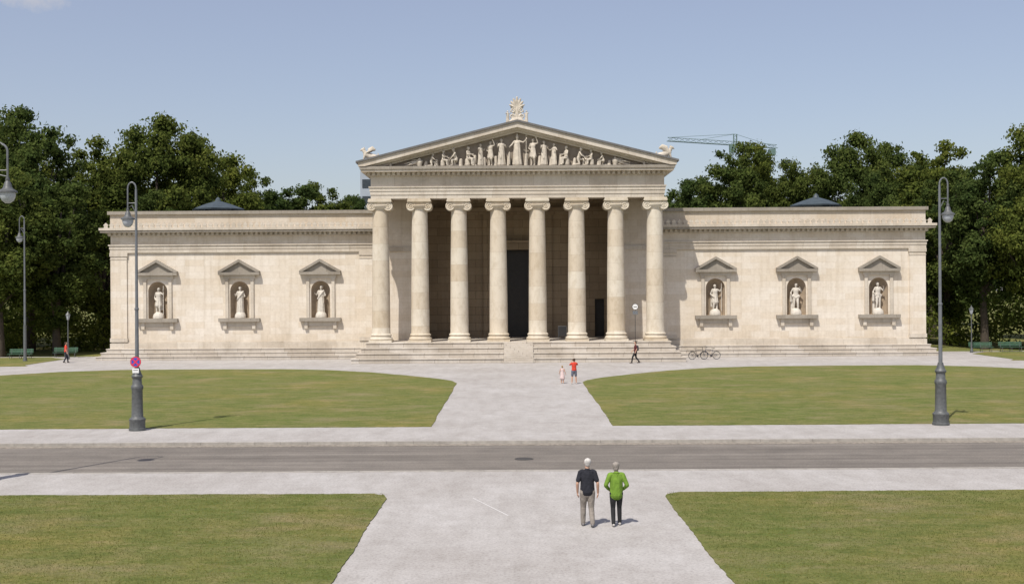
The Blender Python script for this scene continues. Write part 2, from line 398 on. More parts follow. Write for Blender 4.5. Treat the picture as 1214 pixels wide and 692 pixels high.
v=MB()
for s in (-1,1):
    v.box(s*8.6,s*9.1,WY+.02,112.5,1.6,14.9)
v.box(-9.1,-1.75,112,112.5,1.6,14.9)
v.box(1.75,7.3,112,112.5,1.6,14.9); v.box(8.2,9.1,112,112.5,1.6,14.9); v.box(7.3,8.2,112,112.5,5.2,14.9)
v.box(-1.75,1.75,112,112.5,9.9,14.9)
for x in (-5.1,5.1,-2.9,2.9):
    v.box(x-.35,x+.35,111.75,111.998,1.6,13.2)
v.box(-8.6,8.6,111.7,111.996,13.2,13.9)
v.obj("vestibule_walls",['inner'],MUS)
d=MB()
for s in (-1,1):
    d.box(s*1.72,s*2.15,111.6,111.99,1.62,9.9)
d.box(-2.35,2.35,111.5,111.99,9.9,10.5); d.box(-2.55,2.55,111.3,111.99,10.5,10.75)
d.obj("door_surround",['inner'],MUS)
d=MB(); d.box(-1.75,1.75,112.7,112.8,1.6,9.95)
for x in (-1.3,-.45,.45,1.3):
    for z in (2.2,4.2,6.2,8.1): d.box(x-.3,x+.3,112.64,112.7,z,z+1.6)
d.box(7.2,8.3,112.6,112.7,1.6,5.3); d.obj("bronze_door",['bronze'],MUS)

for k,(hw,yf,z1) in enumerate(((13.95,98.35,.405),(13.65,99.3,.81),(13.35,100.25,1.215),(13.05,101.2,1.62))):
    z0=-.2 if k==0 else z1-.405
    stp.box(-hw,-1.25,yf,WY+.3,z0,z1-.10); stp.box(1.25,hw,yf,WY+.3,z0,z1-.10)
    stp.box(-hw-.06,-1.25,yf-.06,WY+.3,z1-.10,z1); stp.box(1.25,hw+.06,yf-.06,WY+.3,z1-.10,z1)
    stp.box(-1.25,1.25,101.5+.01*k,WY+.3,z0,z1)
stp.box(-9.1,9.1,WY+.3,113,.5,1.62)
fl=MB()
for i in range(10):
    fl.box(-1.247,1.247,98.0+i*.35,101.55,(.162*i if i else -.2),.162*(i+1))
fl.obj("central_stair",['steps'],MUS,bevel=.015)
stp.obj("stepped_base",['steps'],MUS,bevel=.02)

HW=12.65; FY=101.78
for (pr,z0,z1) in ((0,14.0,14.32),(.05,14.32,14.64),(.10,14.64,14.93)):
    trim.box(-HW-pr,HW+pr,FY-pr,FY+1.5,z0,z1)
    for s in (-1,1): trim.box(s*(HW-1.5),s*(HW+pr),FY+1.5,124,z0,z1)
trim.box(-HW-.17,HW+.17,FY-.17,124,14.93,15.04)
walls2=MB(); walls2.box(-HW,HW,FY+.02,124,15.04,15.93)
walls2.obj("portico_frieze",['trim'],MUS)
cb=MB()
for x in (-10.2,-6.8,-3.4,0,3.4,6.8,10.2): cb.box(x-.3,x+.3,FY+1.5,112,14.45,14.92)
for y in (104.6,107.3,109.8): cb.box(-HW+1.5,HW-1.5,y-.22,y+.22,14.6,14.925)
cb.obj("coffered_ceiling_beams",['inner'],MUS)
trim.box(-HW-.12,HW+.12,FY-.12,124,15.93,16.0)
x=-HW-.25
while x<HW+.2: trim.box(x,x+.22,FY-.38,FY-.1,16.0,16.25); x+=.43
trim.box(-HW-.1,HW+.1,FY-.1,124,16.0,16.25)
for s in (-1,1):
    y=FY
    while y<112: trim.box(s*(HW+.1),s*(HW+.36),y,y+.22,16.0,16.25); y+=.43
trim.box(-HW-.75,HW+.75,FY-.75,124,16.25,16.46)
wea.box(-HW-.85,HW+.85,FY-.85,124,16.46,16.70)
for s in (-1,1):
    trim.prism([(s*13.05,16.703),(s*13.62,16.703),(s*13.62,17.02),(0,20.42),(0,19.98)],FY-.92,124)
    trim.prism([(s*12.4,16.703),(s*13.05,16.703),(0,19.98),(0,19.80)],FY-.55,124)
    trim.prism([(s*11.7,16.703),(s*12.4,16.703),(0,19.80),(0,19.62)],FY-.25,124)
ty=MB(); ty.prism([(-11.7,16.702),(11.7,16.702),(0,19.62)],FY+.12,124); ty.obj("tympanum",['tymp'],MUS)
rf=MB()
for s in (-1,1):
    rf.prism([(s*13.8,16.97),(s*13.8,17.14),(0,20.60),(0,20.423),(s*13.62,17.023)],FY-1.05,124.2)
rf.obj("pediment_roof",['lead'],MUS)
trim.obj("cornices_and_mouldings",['trim'],MUS)
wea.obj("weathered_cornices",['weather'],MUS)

c=MB()
ZC=1.62
c.box(-.98,.98,-.98,.98,0,.18)
c.lathe([(.95,.18),(1.0,.26),(.98,.36),(.88,.42),(.84,.50),(.90,.56),(.91,.64),(.86,.70),(.82,.72)],(0,0,0),36)
pr=[(.82,.72)]
for i in range(13):
    t=i/12; pr.append((.79-.12*t**1.6,.80+t*10.55))
c.lathe(pr,(0,0,0),40)
c.lathe([(.67,11.35),(.71,11.40),(.69,11.46),(.74,11.52),(.90,11.70),(.92,11.80),(.7,11.85)],(0,0,0),36)
for s in (-1,1):
    for fy in (-1,1):
        pf=[(.40,-.05),(.40,.07),(.34,.10),(.30,.06),(.24,.06),(.20,.10),(.15,.10),(.13,.05),(.07,.05),(.06,.12),(.01,.13)]
        c.lathe([(a,b*fy) for a,b in pf],(s*.72,fy*.62,11.72),24,'Y')
    c.lathe([(.38,-.6),(.30,-.25),(.27,0),(.30,.25),(.38,.6)],(s*.72,0,11.72),20,'Y')
c.box(-.72,.72,-.68,.68,11.82,12.1)
c.box(-1.02,1.02,-.82,.82,12.1,12.25); c.box(-.98,.98,-.78,.78,12.25,12.385)
c0=c.obj("ionic_column",['column'],MUS,smooth=True,loc=(-11.9,102.55,ZC))
for i in range(1,8):
    o=bpy.data.objects.new("ionic_column",c0.data); COL.objects.link(o); o.location=(-11.9+3.4*i,102.55,ZC); o.parent=MUS

for s in (-1,1):
    L=MB(); cx=s*31.9
    L.mi=0; L.lathe([(2.3,12.5),(2.3,14.75)],(cx,126,0),8)
    L.mi=1
    for i in range(16):
        a=2*math.pi*i/16; L.box(cx+2.33*math.cos(a)-.07,cx+2.33*math.cos(a)+.07,126+2.33*math.sin(a)-.07,126+2.33*math.sin(a)+.07,12.5,14.75)
    L.lathe([(2.75,14.75),(2.8,14.9),(1.5,15.4),(.35,15.75),(.25,16.0),(.05,16.2)],(cx,126,0),8)
    L.obj("roof_lantern",['glassd','copper'],MUS)

# ------------------------------------------------------------------ figures
def add_hand(parts,wr,d,n,mi,side=1,curl=.5):
    d=Vector(d).normalized(); n=Vector(n); n=(n-d*n.dot(d)).normalized(); s=d.cross(n)*side
    wr=Vector(wr)
    parts.append(([wr,wr+d*.045,wr+d*.09],[(.026,.018),(.038,.017),(.038,.014)],mi,tuple(s),None))
    for k,(off,L) in enumerate(((-.03,.066),(-.010,.078),(.010,.082),(.03,.072))):
        b=wr+d*.085+s*off; m=b+(d*math.cos(curl*.6)+n*math.sin(curl*.6))*L*.5
        e=m+(d*math.cos(curl*1.5)+n*math.sin(curl*1.5))*L*.5
        parts.append(([b,m,e],[.0095,.009,.0075],mi,None,None))
    b=wr+d*.025+s*.03; m=b+(d*.6+s*.7+n*.3).normalized()*.035; e=m+(d*.9+s*.2+n*.4).normalized()*.032
    parts.append(([b,m,e],[.013,.011,.009],mi,None,None))
HS=1.07
def human(o):
    """o: pose / outfit dict; returns parts list (pts,radii,mat,ref,fold); figure faces +Y, about 1.77 m tall"""
    P=[]; T=Vector(o.get('T',(0,0,0)))
    w=o.get('wide',1.0)
    def U(*p): return Vector(p)+T
    tw=o.get('leg_r',1.0)
    ml=o.get('m_leg',2); msk=0; mt=o.get('m_top',1); mh=o.get('m_hair',3); ms=o.get('m_shoe',4)
    lean=o.get('lean',0.0)
    def LN(x,y,z):
        dz=z-.95; return U(x,y+lean*dz,z)
    for sd,k in ((-1,'L'),(1,'R')):
        hip=U(sd*.09,0,.90); kn=Vector(o.get('knee'+k,(sd*.10,.02,.49))); an=Vector(o.get('ank'+k,(sd*.10,-.02,.09)))
        foot=Vector(o.get('foot'+k,(sd*.02,1,0)))
        if o.get('shorts'):
            mid=hip.lerp(kn,.75)
            P.append(([hip,mid],[(.105*tw,.105*tw),(.088*tw,.088*tw)],ml,None,None))
            P.append(([mid,kn],[.068,.054],msk,None,None))
            P.append(([kn,kn.lerp(an,.35),an],[.054,.058,.036],msk,None,None))
        else:
            P.append(([hip,hip.lerp(kn,.5),kn],[.100*tw,.086*tw,.066*tw],ml,None,None))
            P.append(([kn,kn.lerp(an,.4),an+Vector((0,0,.0))],[.066*tw,.064*tw,.054*tw],ml,None,None))
        fd=foot.normalized(); h=an+Vector((0,0,-.045)); 
        tz=o.get('toe'+k,0)
        P.append(([h-fd*.05,h+fd*.06+Vector((0,0,-.004)),h+fd*.17+Vector((0,0,-.012+tz))],[(.036,.036),(.044,.036),(.036,.024)],ms,(fd.y,-fd.x,0),None))
    P.append(([U(0,0,.84),U(0,-.01,.93),LN(0,0,1.02)],[(.148*w,.11),(.160*w,.118),(.140*w,.100)],ml,(1,0,0),None))
    hem=o.get('hem',.98); bx=o.get('boxy',1.0)
    P.append(([LN(0,-.005,hem),LN(0,-.005,(hem+1.06)/2),LN(0,0,1.08),LN(0,0,1.16),LN(0,.005,1.28),LN(0,0,1.38),LN(0,-.01,1.435),LN(0,-.01,1.475)],
              [(.180*w,.138),(.176*w,.134),(.160*w*bx,.122*bx),(.157*w*bx,.118*bx),(.174*w,.124*bx),(.168*w,.108),(.118*w,.082),(.066,.062)],mt,(1,0,0),o.get('tfold')))
    P.append(([LN(0,-.01,1.46),LN(0,.0,1.56)],[.058,.056],msk,None,None))
    hd=o.get('head',(0,0,0)); hv=Vector(hd)
    def HD(x,y,z): return LN(x*HS,y*HS,1.5+(z-1.5)*HS)+hv*((z-1.5)/.2)
    H_=lambda L:[(a*HS,b*HS) for a,b in L]
    P.append(([HD(0,.028,1.53),HD(0,.022,1.56),HD(0,.012,1.61),HD(0,.002,1.66),HD(0,-.004,1.69),HD(0,-.006,1.705)],
              H_([(.036,.040),(.056,.066),(.070,.088),(.074,.096),(.064,.084),(.040,.052)]),msk,(1,0,0),None))
    if o.get('hair',1):
        hl=o.get('hair_low',1.60); hf=o.get('hair_r',1.0)
        P.append(([HD(0,-.036,hl),HD(0,-.030,1.64),HD(0,-.024,1.675),HD(0,-.018,1.705),HD(0,-.015,1.727),HD(0,-.014,1.741),HD(0,-.014,1.746)],
                  H_([(.066*hf,.058*hf),(.082*hf,.080*hf),(.085*hf,.089*hf),(.078*hf,.083*hf),(.062*hf,.068*hf),(.036,.042),(.012,.014)]),mh,(1,0,0),None))
    P.append(([HD(0,.098,1.655),HD(0,.116,1.622)],[.010,.014],msk,None,None))
    for sd in (-1,1): P.append(([HD(sd*.080,.0,1.655),HD(sd*.082,.0,1.615)],[(.010,.018),(.008,.013)],msk,None,None))
    for sd,k in ((-1,'L'),(1,'R')):
        sh=LN(sd*.172*w,-.005,1.405); el=Vector(o.get('elb'+k,(sd*.255,-.03,1.13)))+T; wr=Vector(o.get('wri'+k,(sd*.27,.05,.88)))+T
        sl=o.get('sleeve','long'); a=o.get('arm_r',1.0)
        if sl=='long':
            P.append(([sh,sh.lerp(el,.5),el],[.064*a,.058*a,.050*a],mt,None,None)); P.append(([el,el.lerp(wr,.93)],[.050*a,.038*a],mt,None,None))
        elif sl=='short':
            m=sh.lerp(el,.72); P.append(([sh,m],[.064*a,.064*a],mt,None,None)); P.append(([m,el],[.043,.038],msk,None,None))
            P.append(([el,el.lerp(wr,.3),wr],[.038,.039,.027],msk,None,None))
        else:
            P.append(([sh,sh.lerp(el,.4),el],[.056,.050,.040],msk,None,None)); P.append(([el,el.lerp(wr,.3),wr],[.040,.041,.027],msk,None,None))
        P.append(([sh-Vector((sd*.06,0,-.01)),sh],[.070,.062*a],mt if sl!='bare' else msk,None,None))
        add_hand(P,wr-(wr-el).normalized()*.01,(wr-el)+Vector(o.get('hdir'+k,(0,0,0))),o.get('palm'+k,(-sd,.15,0)),msk,-sd,o.get('curl',.5))
    P+=o.get('extra',[])
    return P
def xf(parts,Mx):
    sc=Mx.to_scale().x; R=Mx.to_3x3().normalized()
    out=[]
    for pts,rad,mi,ref,fold in parts:
        out.append(([Mx@Vector(p) for p in pts],[((q[0]*sc,q[1]*sc) if isinstance(q,(tuple,list)) else q*sc) for q in rad],mi,
                    tuple(R@Vector(ref)) if ref is not None else None,fold))
    return out
def figure(name,parts,mats,voxel,parent=None):
    g=MB()
    for pts,rad,mi,ref,fold in parts: g.tube(pts,rad,(36 if fold else 16),ref,True,fold)
    o=g.obj(name+"_src",mats)
    md=o.modifiers.new("r",'REMESH'); md.mode='VOXEL'; md.voxel_size=voxel; md.use_smooth_shade=True
    sm=o.modifiers.new("s",'SMOOTH'); sm.factor=.5; sm.iterations=1
    dg=bpy.context.evaluated_depsgraph_get(); me=bpy.data.meshes.new_from_object(o.evaluated_get(dg))
    bpy.data.objects.remove(o); me.name=name
    me.materials.clear()
    for m in mats: me.materials.append(M[m] if isinstance(m,str) else m)
    n=len(me.polygons)
    if len(mats)>1:
        ctr=np.empty(n*3); me.polygons.foreach_get("center",ctr); ctr=ctr.reshape(-1,3)
        best=np.full(n,1e9); lab=np.zeros(n,int)
        for pts,rad,mi,ref,fold in parts:
            pp=[np.array(p) for p in pts]; rr=[np.array(r if isinstance(r,(tuple,list)) else (r,r)) for r in rad]
            for i in range(len(pp)-1):
                a,b=pp[i],pp[i+1]; ab=b-a; t=np.clip(((ctr-a)@ab)/(ab@ab+1e-12),0,1)
                dvec=ctr-(a+t[:,None]*ab)
                rad2=rr[i][None]*(1-t[:,None])+rr[i+1][None]*t[:,None]
                if ref is not None and abs(rr[i][0]-rr[i][1])>1e-6:
                    u=np.array(ref); u=u/np.linalg.norm(u); du=np.abs(dvec@u); L=np.linalg.norm(dvec,axis=1)+1e-9
                    cu=du/L; R=1/np.sqrt((cu/rad2[:,0])**2+((1-cu**2).clip(0)/rad2[:,1]**2)); dist=L-R
                else: dist=np.linalg.norm(dvec,axis=1)-rad2[:,0]
                k=dist<best; best[k]=dist[k]; lab[k]=mi
        me.polygons.foreach_set("material_index",lab.astype(np.int32))
    me.polygons.foreach_set("use_smooth",[True]*n); me.update()
    ob=bpy.data.objects.new(name,me); COL.objects.link(ob)
    if parent: ob.parent=parent
    return ob
def cloth(name,c,r=.9):
    m=simple(name,c,r,.16,9); t=m.node_tree; b=t.nodes["Principled BSDF"]; g=N(t,"ShaderNodeTexCoord")
    mp=N(t,"ShaderNodeMapping"); mp.inputs["Scale"].default_value=(9,9,5); t.links.new(g.outputs["Object"],mp.inputs[0])
    bump(t,b,noise(t,mp.outputs[0],1,4,.6),1.0,.05); return m
hair_w=cloth("white_hair",(.50,.48,.45)); hair_g=cloth("grey_hair",(.28,.25,.22)); hair_b=cloth("brown_hair",(.06,.035,.02)); hair_l=cloth("blond_hair",(.38,.26,.13))
eyem=simple("eye",(.03,.025,.02),.3,.1,5); lip=simple("lips",(.35,.12,.10),.6,.1,5)
def face(ob,Mx,o):
    import bmesh
    bm=bmesh.new(); bm.from_mesh(ob.data); k=len(ob.data.materials); ob.data.materials.append(eyem); ob.data.materials.append(lip)
    T=Vector(o.get('T',(0,0,0))); ln=o.get('lean',0); hv=Vector(o.get('head',(0,0,0)))
    def HD(x,y,z):
        z2=1.5+(z-1.5)*HS
        return Mx@(Vector((x*HS,y*HS+ln*(z2-.95),z2))+T+hv*((z-1.5)/.2))
    sc=Mx.to_scale().x
    for sd in (-1,1):
        r=bmesh.ops.create_icosphere(bm,subdivisions=1,radius=.011*sc,matrix=Matrix.Translation(HD(sd*.031,.088,1.652)))
        for vv in r['verts']:
            for f in vv.link_faces: f.material_index=k
    r=bmesh.ops.create_icosphere(bm,subdivisions=1,radius=.012*sc,matrix=Matrix.Translation(HD(0,.088,1.585))@Matrix.Diagonal((2.0,.7,.5,1)))
    for vv in r['verts']:
        for f in vv.link_faces: f.material_index=k+1
    bm.to_mesh(ob.data); bm.free()
def person(name,o,mats,loc,H,rot,voxel=.009):
    Mx=Matrix.Scale(H/1.77,4)
    ob=figure(name,xf(human(o),Mx),mats,voxel); face(ob,Mx,o)
    zs=min(v.co.z for v in ob.data.vertices)
    ob.location=(loc[0],loc[1],-zs+(loc[2] if len(loc)>2 else 0)); ob.rotation_euler=(0,0,math.radians(rot)); return ob

polo=cloth("black_polo_shirt",(.014,.015,.022)); khaki=cloth("beige_trousers",(.25,.22,.19)); shoe_g=cloth("grey_shoes",(.16,.15,.15))
green=cloth("green_jacket",(.14,.25,.025)); blackt=cloth("black_trousers",(.016,.016,.018)); shoe_l=cloth("light_shoes",(.45,.42,.39))
redt=cloth("red_top",(.60,.055,.03)); greysh=cloth("grey_shorts",(.12,.13,.17)); whitedr=cloth("pale_dress",(.60,.47,.45))
darkred=cloth("maroon_shirt",(.10,.02,.02)); navy=cloth("navy_trousers",(.02,.022,.035)); bag=cloth("backpack_fabric",(.05,.05,.055))
person("pedestrian_man",dict(m_top=1,m_leg=2,m_hair=3,m_shoe=4,sleeve='short',wide=1.04,boxy=1.05,tfold=(.02,6),kneeL=(-.10,.10,.50),ankL=(-.105,.12,.09),kneeR=(.10,.03,.49),ankR=(.115,-.14,.11),toeR=-.025,
    elbL=(-.262,-.05,1.12),wriL=(-.25,.06,.865),elbR=(.262,-.06,1.12),wriR=(.275,.03,.86),leg_r=1.12,hem=.90,head=(.012,.0,0),
    extra=[([(-.075,-.045,1.465),(0,-.075,1.475),(.075,-.045,1.465)],[.016,.018,.016],1,None,None)]),
    ['skin',polo,khaki,hair_w,shoe_g],(1.50,29.7),1.73,2,.0085)
person("pedestrian_woman",dict(m_top=1,m_leg=2,m_hair=3,m_shoe=4,sleeve='long',wide=1.0,boxy=1.13,tfold=(.03,7),arm_r=1.15,leg_r=1.0,hem=.85,kneeL=(-.09,.04,.49),ankL=(-.09,-.12,.10),toeL=-.02,kneeR=(.09,.10,.50),ankR=(.10,.12,.09),
    elbL=(-.295,-.07,1.13),wriL=(-.20,.12,.99),elbR=(.295,-.07,1.13),wriR=(.20,.12,.99),curl=1.1,head=(-.01,0.01,0),hair_low=1.57,hair_r=1.08,
    extra=[([(-.07,-.05,1.47),(0,-.08,1.475),(.07,-.05,1.47)],[.024,.028,.024],1,None,None)]),
    ['skin',green,blackt,hair_g,shoe_l],(2.23,29.75),1.62,0,.0085)
person("tourist_with_camera",dict(m_top=1,m_leg=2,m_hair=3,m_shoe=4,sleeve='short',shorts=1,elbL=(-.27,.14,1.30),wriL=(-.09,.24,1.55),elbR=(.27,.14,1.30),wriR=(.09,.24,1.55),curl=1.2,
    palmL=(1,.2,0),palmR=(-1,.2,0),kneeL=(-.13,.02,.49),ankL=(-.16,-.02,.09),kneeR=(.13,.02,.49),ankR=(.15,-.02,.09),
    extra=[([(-.06,.27,1.63),(.06,.27,1.63)],[(.035,.045),(.035,.045)],3,None,None)]),
    ['skin',redt,greysh,hair_b,shoe_l],(3.47,75.5),1.66,10,.011)
person("child_in_dress",dict(m_top=1,m_leg=0,m_hair=3,m_shoe=4,sleeve='bare',
    extra=[([(0,0,1.1),(0,0,.8),(0,0,.52)],[(.15,.12),(.20,.17),(.26,.22)],1,(1,0,0),(.03,8))],elbL=(-.27,.02,1.15),wriL=(-.33,.08,.93),elbR=(.26,.0,1.15),wriR=(.32,.05,.95)),
    ['skin',whitedr,blackt,hair_l,shoe_l],(2.74,76),1.16,-15,.009)
person("walking_visitor",dict(m_top=1,m_leg=2,m_hair=3,m_shoe=3,sleeve='short',kneeL=(-.09,.22,.52),ankL=(-.09,.30,.10),kneeR=(.09,-.02,.48),ankR=(.09,-.28,.15),toeR=-.05,
    elbL=(-.23,-.12,1.16),wriL=(-.25,-.02,.93),elbR=(.23,.08,1.14),wriR=(.24,.26,.98),
    extra=[([(0,-.17,1.38),(0,-.18,1.08)],[(.12,.07),(.13,.09)],5,(1,0,0),None)]),
    ['skin',darkred,blackt,hair_b,blackt,bag],(9.6,97.0),1.82,80,.011)
person("man_in_red_shirt",dict(m_top=1,m_leg=2,m_hair=3,m_shoe=3,sleeve='short',kneeL=(-.09,.14,.50),ankL=(-.09,.18,.09),kneeR=(.09,.0,.49),ankR=(.09,-.18,.12),toeR=-.03),
    ['skin',redt,navy,hair_b],(-39.2,102.2),1.82,-60,.011)

def statue_parts(kind,seed):
    sd=1 if seed%2 else -1
    o=dict(m_top=0,m_leg=0,m_hair=0,m_shoe=0,sleeve='bare',hair_low=1.58,hair_r=1.06,head=(sd*.02,0,0),kneeL=(-.11,.02 if sd>0 else .10,.49),ankL=(-.12,-.02 if sd>0 else .05,.09),
           kneeR=(.11,.10 if sd>0 else .02,.49),ankR=(.14,.05 if sd>0 else -.02,.09))
    ex=[]
    if kind==0:
        ex=[([(0,0,1.25),(0,0,1.0),(0,.01,.6),(0,.01,.10)],[(.17,.13),(.185,.14),(.20,.16),(.23,.19)],0,(1,0,0),(.08,9)),
            ([(-.18,.05,1.45),(0,.13,1.2),(.18,.10,.95)],[.05,.06,.05],0,None,None)]
        o.update(elbL=(-.28,.0,1.15),wriL=(-.20,.20,1.12),elbR=(.28,-.02,1.16),wriR=(.30,.20,1.25))
    if kind==1:
        ex=[([(0,0,1.15),(0,0,.85),(0,0,.62)],[(.16,.12),(.19,.15),(.23,.18)],0,(1,0,0),(.08,8)),
            ([(0,-.12,1.42),(0,-.17,1.0),(0,-.16,.35)],[(.17,.05),(.22,.06),(.24,.07)],0,(1,0,0),(.08,7)),
            ([(-.38,.12,.06),(-.38,.12,1.85)],[.022,.02],0,None,None)]
        o.update(elbL=(-.34,.02,1.30),wriL=(-.38,.12,1.50),elbR=(.28,-.05,1.14),wriR=(.18,.10,1.0))
    if kind==2:
        ex=[([(.24,-.08,.04),(.24,-.08,.75)],[(.09,.09),(.07,.07)],0,None,(.05,5)),
            ([(.3,.0,1.15),(.3,.0,.62)],[(.05,.08),(.07,.09)],0,(1,0,0),(.12,5)),
            ([(-.16,0,.95),(0,.02,.86),(.16,0,.97)],[.12,.13,.12],0,None,None)]
        o.update(elbL=(-.33,.08,1.22),wriL=(-.25,.25,1.42),elbR=(.31,-.02,1.16),wriR=(.30,.18,1.08))
    o['extra']=ex+[([(0,.02,1.52),(0,.06,1.535)],[(.03,.03),(.045,.03)],0,None,None)]
    return human(o)
pl=[(-32.5,1),(-25.1,0),(-17.8,0),(17.8,1),(25.1,2),(32.5,2)]
for i,(x,k) in enumerate(pl):
    H=2.5+.05*(i%3); Mx=Matrix.Translation((0,0,.28))@Matrix.Rotation(math.pi+(.15 if i%2 else -.15),4,'Z')@Matrix.Scale(H/1.755,4)
    P=xf(statue_parts(k,i),Mx)
    P.append(([(0,0,.04),(0,0,.24)],[(.52,.45),(.50,.43)],0,(1,0,0),None))
    st=figure("marble_statue",P,['marble'],.022); st.location=(x,WY+.22,3.70)

PG=[]
def put(o,x,H,rot,tilt=0,z=16.72):
    Mx=Matrix.Translation((x,FY-.32,z))@Matrix.Rotation(math.radians(tilt),4,'Y')@Matrix.Rotation(math.pi+math.radians(rot),4,'Z')@Matrix.Scale(H/1.755,4)
    PG.extend(xf(human(o),Mx))
robe=lambda a=.05:[([(0,0,1.2),(0,0,.9),(0,.01,.5),(0,.01,.08)],[(.18,.14),(.20,.16),(.23,.18),(.28,.2)],0,(1,0,0),(a,8))]
base=dict(m_top=0,m_leg=0,m_hair=0,m_shoe=0,sleeve='bare')
A=dict(base); A.update(elbL=(-.36,.05,1.35),wriL=(-.50,.1,1.50),elbR=(.33,.05,1.2),wriR=(.42,.2,1.1),extra=robe(.09)+[([(-.52,.1,.05),(-.52,.1,1.8)],[.025,.02],0,None,None),([(0,0,1.74),(0,-.05,1.86)],[(.06,.1),(.02,.08)],0,(1,0,0),None),([(.45,.1,.05),(.45,.1,.75)],[(.05,.26),(.05,.26)],0,(1,0,0),None)])
put(A,0,2.6,0)
B=dict(base); B.update(elbL=(-.32,.0,1.2),wriL=(-.2,.25,1.3),elbR=(.3,.1,1.2),wriR=(.38,.25,1.35),kneeR=(.12,.15,.52),extra=robe(.09)[:1])
Cc=dict(base); Cc.update(elbL=(-.35,.05,1.45),wriL=(-.30,.15,1.72),elbR=(.3,-.05,1.15),wriR=(.15,.2,1.05),kneeL=(-.14,.15,.5),extra=[([(0,0,1.1),(0,0,.6)],[(.17,.13),(.24,.19)],0,(1,0,0),(.08,7))])
S=dict(base); S.update(T=(0,0,-.42),kneeL=(-.12,.40,.50),ankL=(-.12,.42,.09),kneeR=(.12,.40,.48),ankR=(.12,.36,.09),elbL=(-.30,.1,1.2),wriL=(-.1,.35,1.15),elbR=(.3,.1,1.2),wriR=(.15,.38,1.2),
     extra=[([(0,-.05,.08),(0,-.05,.42)],[(.2,.2),(.2,.18)],0,(1,0,0),None),([(0,.0,.55),(0,.35,.45),(0,.38,.1)],[(.2,.12),(.2,.12),(.22,.1)],0,(1,0,0),(.06,6))])
K=dict(base); K.update(T=(0,0,-.46),kneeL=(-.12,.36,.46),ankL=(-.12,.34,.09),kneeR=(.12,.12,.08),ankR=(.12,-.32,.08),lean=.3,elbL=(-.25,.35,1.15),wriL=(-.1,.5,.95),elbR=(.25,.35,1.15),wriR=(.1,.55,1.05))
for s in (-1,1):
    put(B if s<0 else Cc,s*1.35,2.32,-s*20); put(Cc if s<0 else B,s*2.3,2.12,s*25); put(B,s*3.15,1.9,-s*40)
    put(S,s*4.2,2.2,-s*60); put(K,s*5.25,2.05,s*70); put(S,s*6.35,1.8,-s*70); put(K,s*7.4,1.5,-s*80)
    put(dict(base,kneeL=(-.1,.2,.55)),s*9.7,1.6,0,-s*78,16.86)
    for x,h in ((8.4,.62),(10.9,.32)):
        PG.append(([(s*x,FY-.3,16.72),(s*x,FY-.3,16.72+h*.6),(s*x,FY-.3,16.72+h)],[h*.28,h*.42,h*.2],0,None,None))
    for x,h in ((.75,1.0),(1.9,.8),(2.9,.7),(3.7,.9),(4.9,.6),(5.9,.7),(7.0,.55),(7.9,.4)):
        PG.append(([(s*x,FY-.15,16.72),(s*x+.05,FY-.12,16.72+h)],[(.18,.12),(.12,.1)],0,(1,0,0),(.1,5)))
figure("pediment_sculptures",PG,['relief'],.026,MUS)

def scroll(cx,cz,R,y,turns=1.4,sd=1,a0=0,r=.09):
    pts=[];rad=[]
    for i in range(22):
        t=i/21; a=a0+sd*turns*2*math.pi*t; rr=R*(1-.8*t)
        pts.append((cx+rr*math.cos(a),y,cz+rr*math.sin(a))); rad.append(r*(1-.4*t))
    return (pts,rad,0,None,None)
P=[]; AY=FY-.4; Z=20.5
P.append(([(0,AY,Z-.35),(0,AY,Z+.12)],[(1.0,.38),(.60,.30)],0,(1,0,0),None))
P.append(([(0,AY+.02,Z),(0,AY,Z+.7),(0,AY,Z+1.2)],[(.24,.16),(.16,.14),(.12,.1)],0,(1,0,0),None))
for i in range(7):
    a=math.radians(-66+22*i); L=.98*(1-.25*abs(math.sin(a)))
    dx,dz=math.sin(a),math.cos(a)
    P.append(([(dx*.08,AY,Z+1.12+dz*.05),(dx*L*.55,AY-.04,Z+1.12+dz*L*.6),(dx*L*.85+.04*dx,AY-.1,Z+1.12+dz*L)],[(.06,.07),(.13,.09),(.08,.06)],0,None,None))
for s in (-1,1):
    P.append(scroll(s*.38,Z+.95,.23,AY-.05,1.4,s,math.pi/2,.075)); P.append(scroll(s*.42,Z+.42,.26,AY-.05,1.3,-s,-math.pi/2,.085))
    P.append(([(s*.15,AY,Z+.1),(s*.38,AY,Z+.45),(s*.20,AY,Z+.85),(s*.52,AY,Z+1.25)],[.09,.08,.07,.06],0,None,None))
    Mx=Matrix.Translation((s*.80,AY-.05,Z-.25))@Matrix.Rotation(math.pi-s*.6,4,'Z')@Matrix.Scale(1.2/1.755,4)
    P.extend(xf(human(dict(base,elbL=(-.33,.05,1.3),wriL=(-.30,.15,1.6),elbR=(.33,.05,1.3),wriR=(.30,.15,1.6),extra=robe(.08))),Mx))
figure("palmette_acroterion",P,['relief'],.026,MUS)
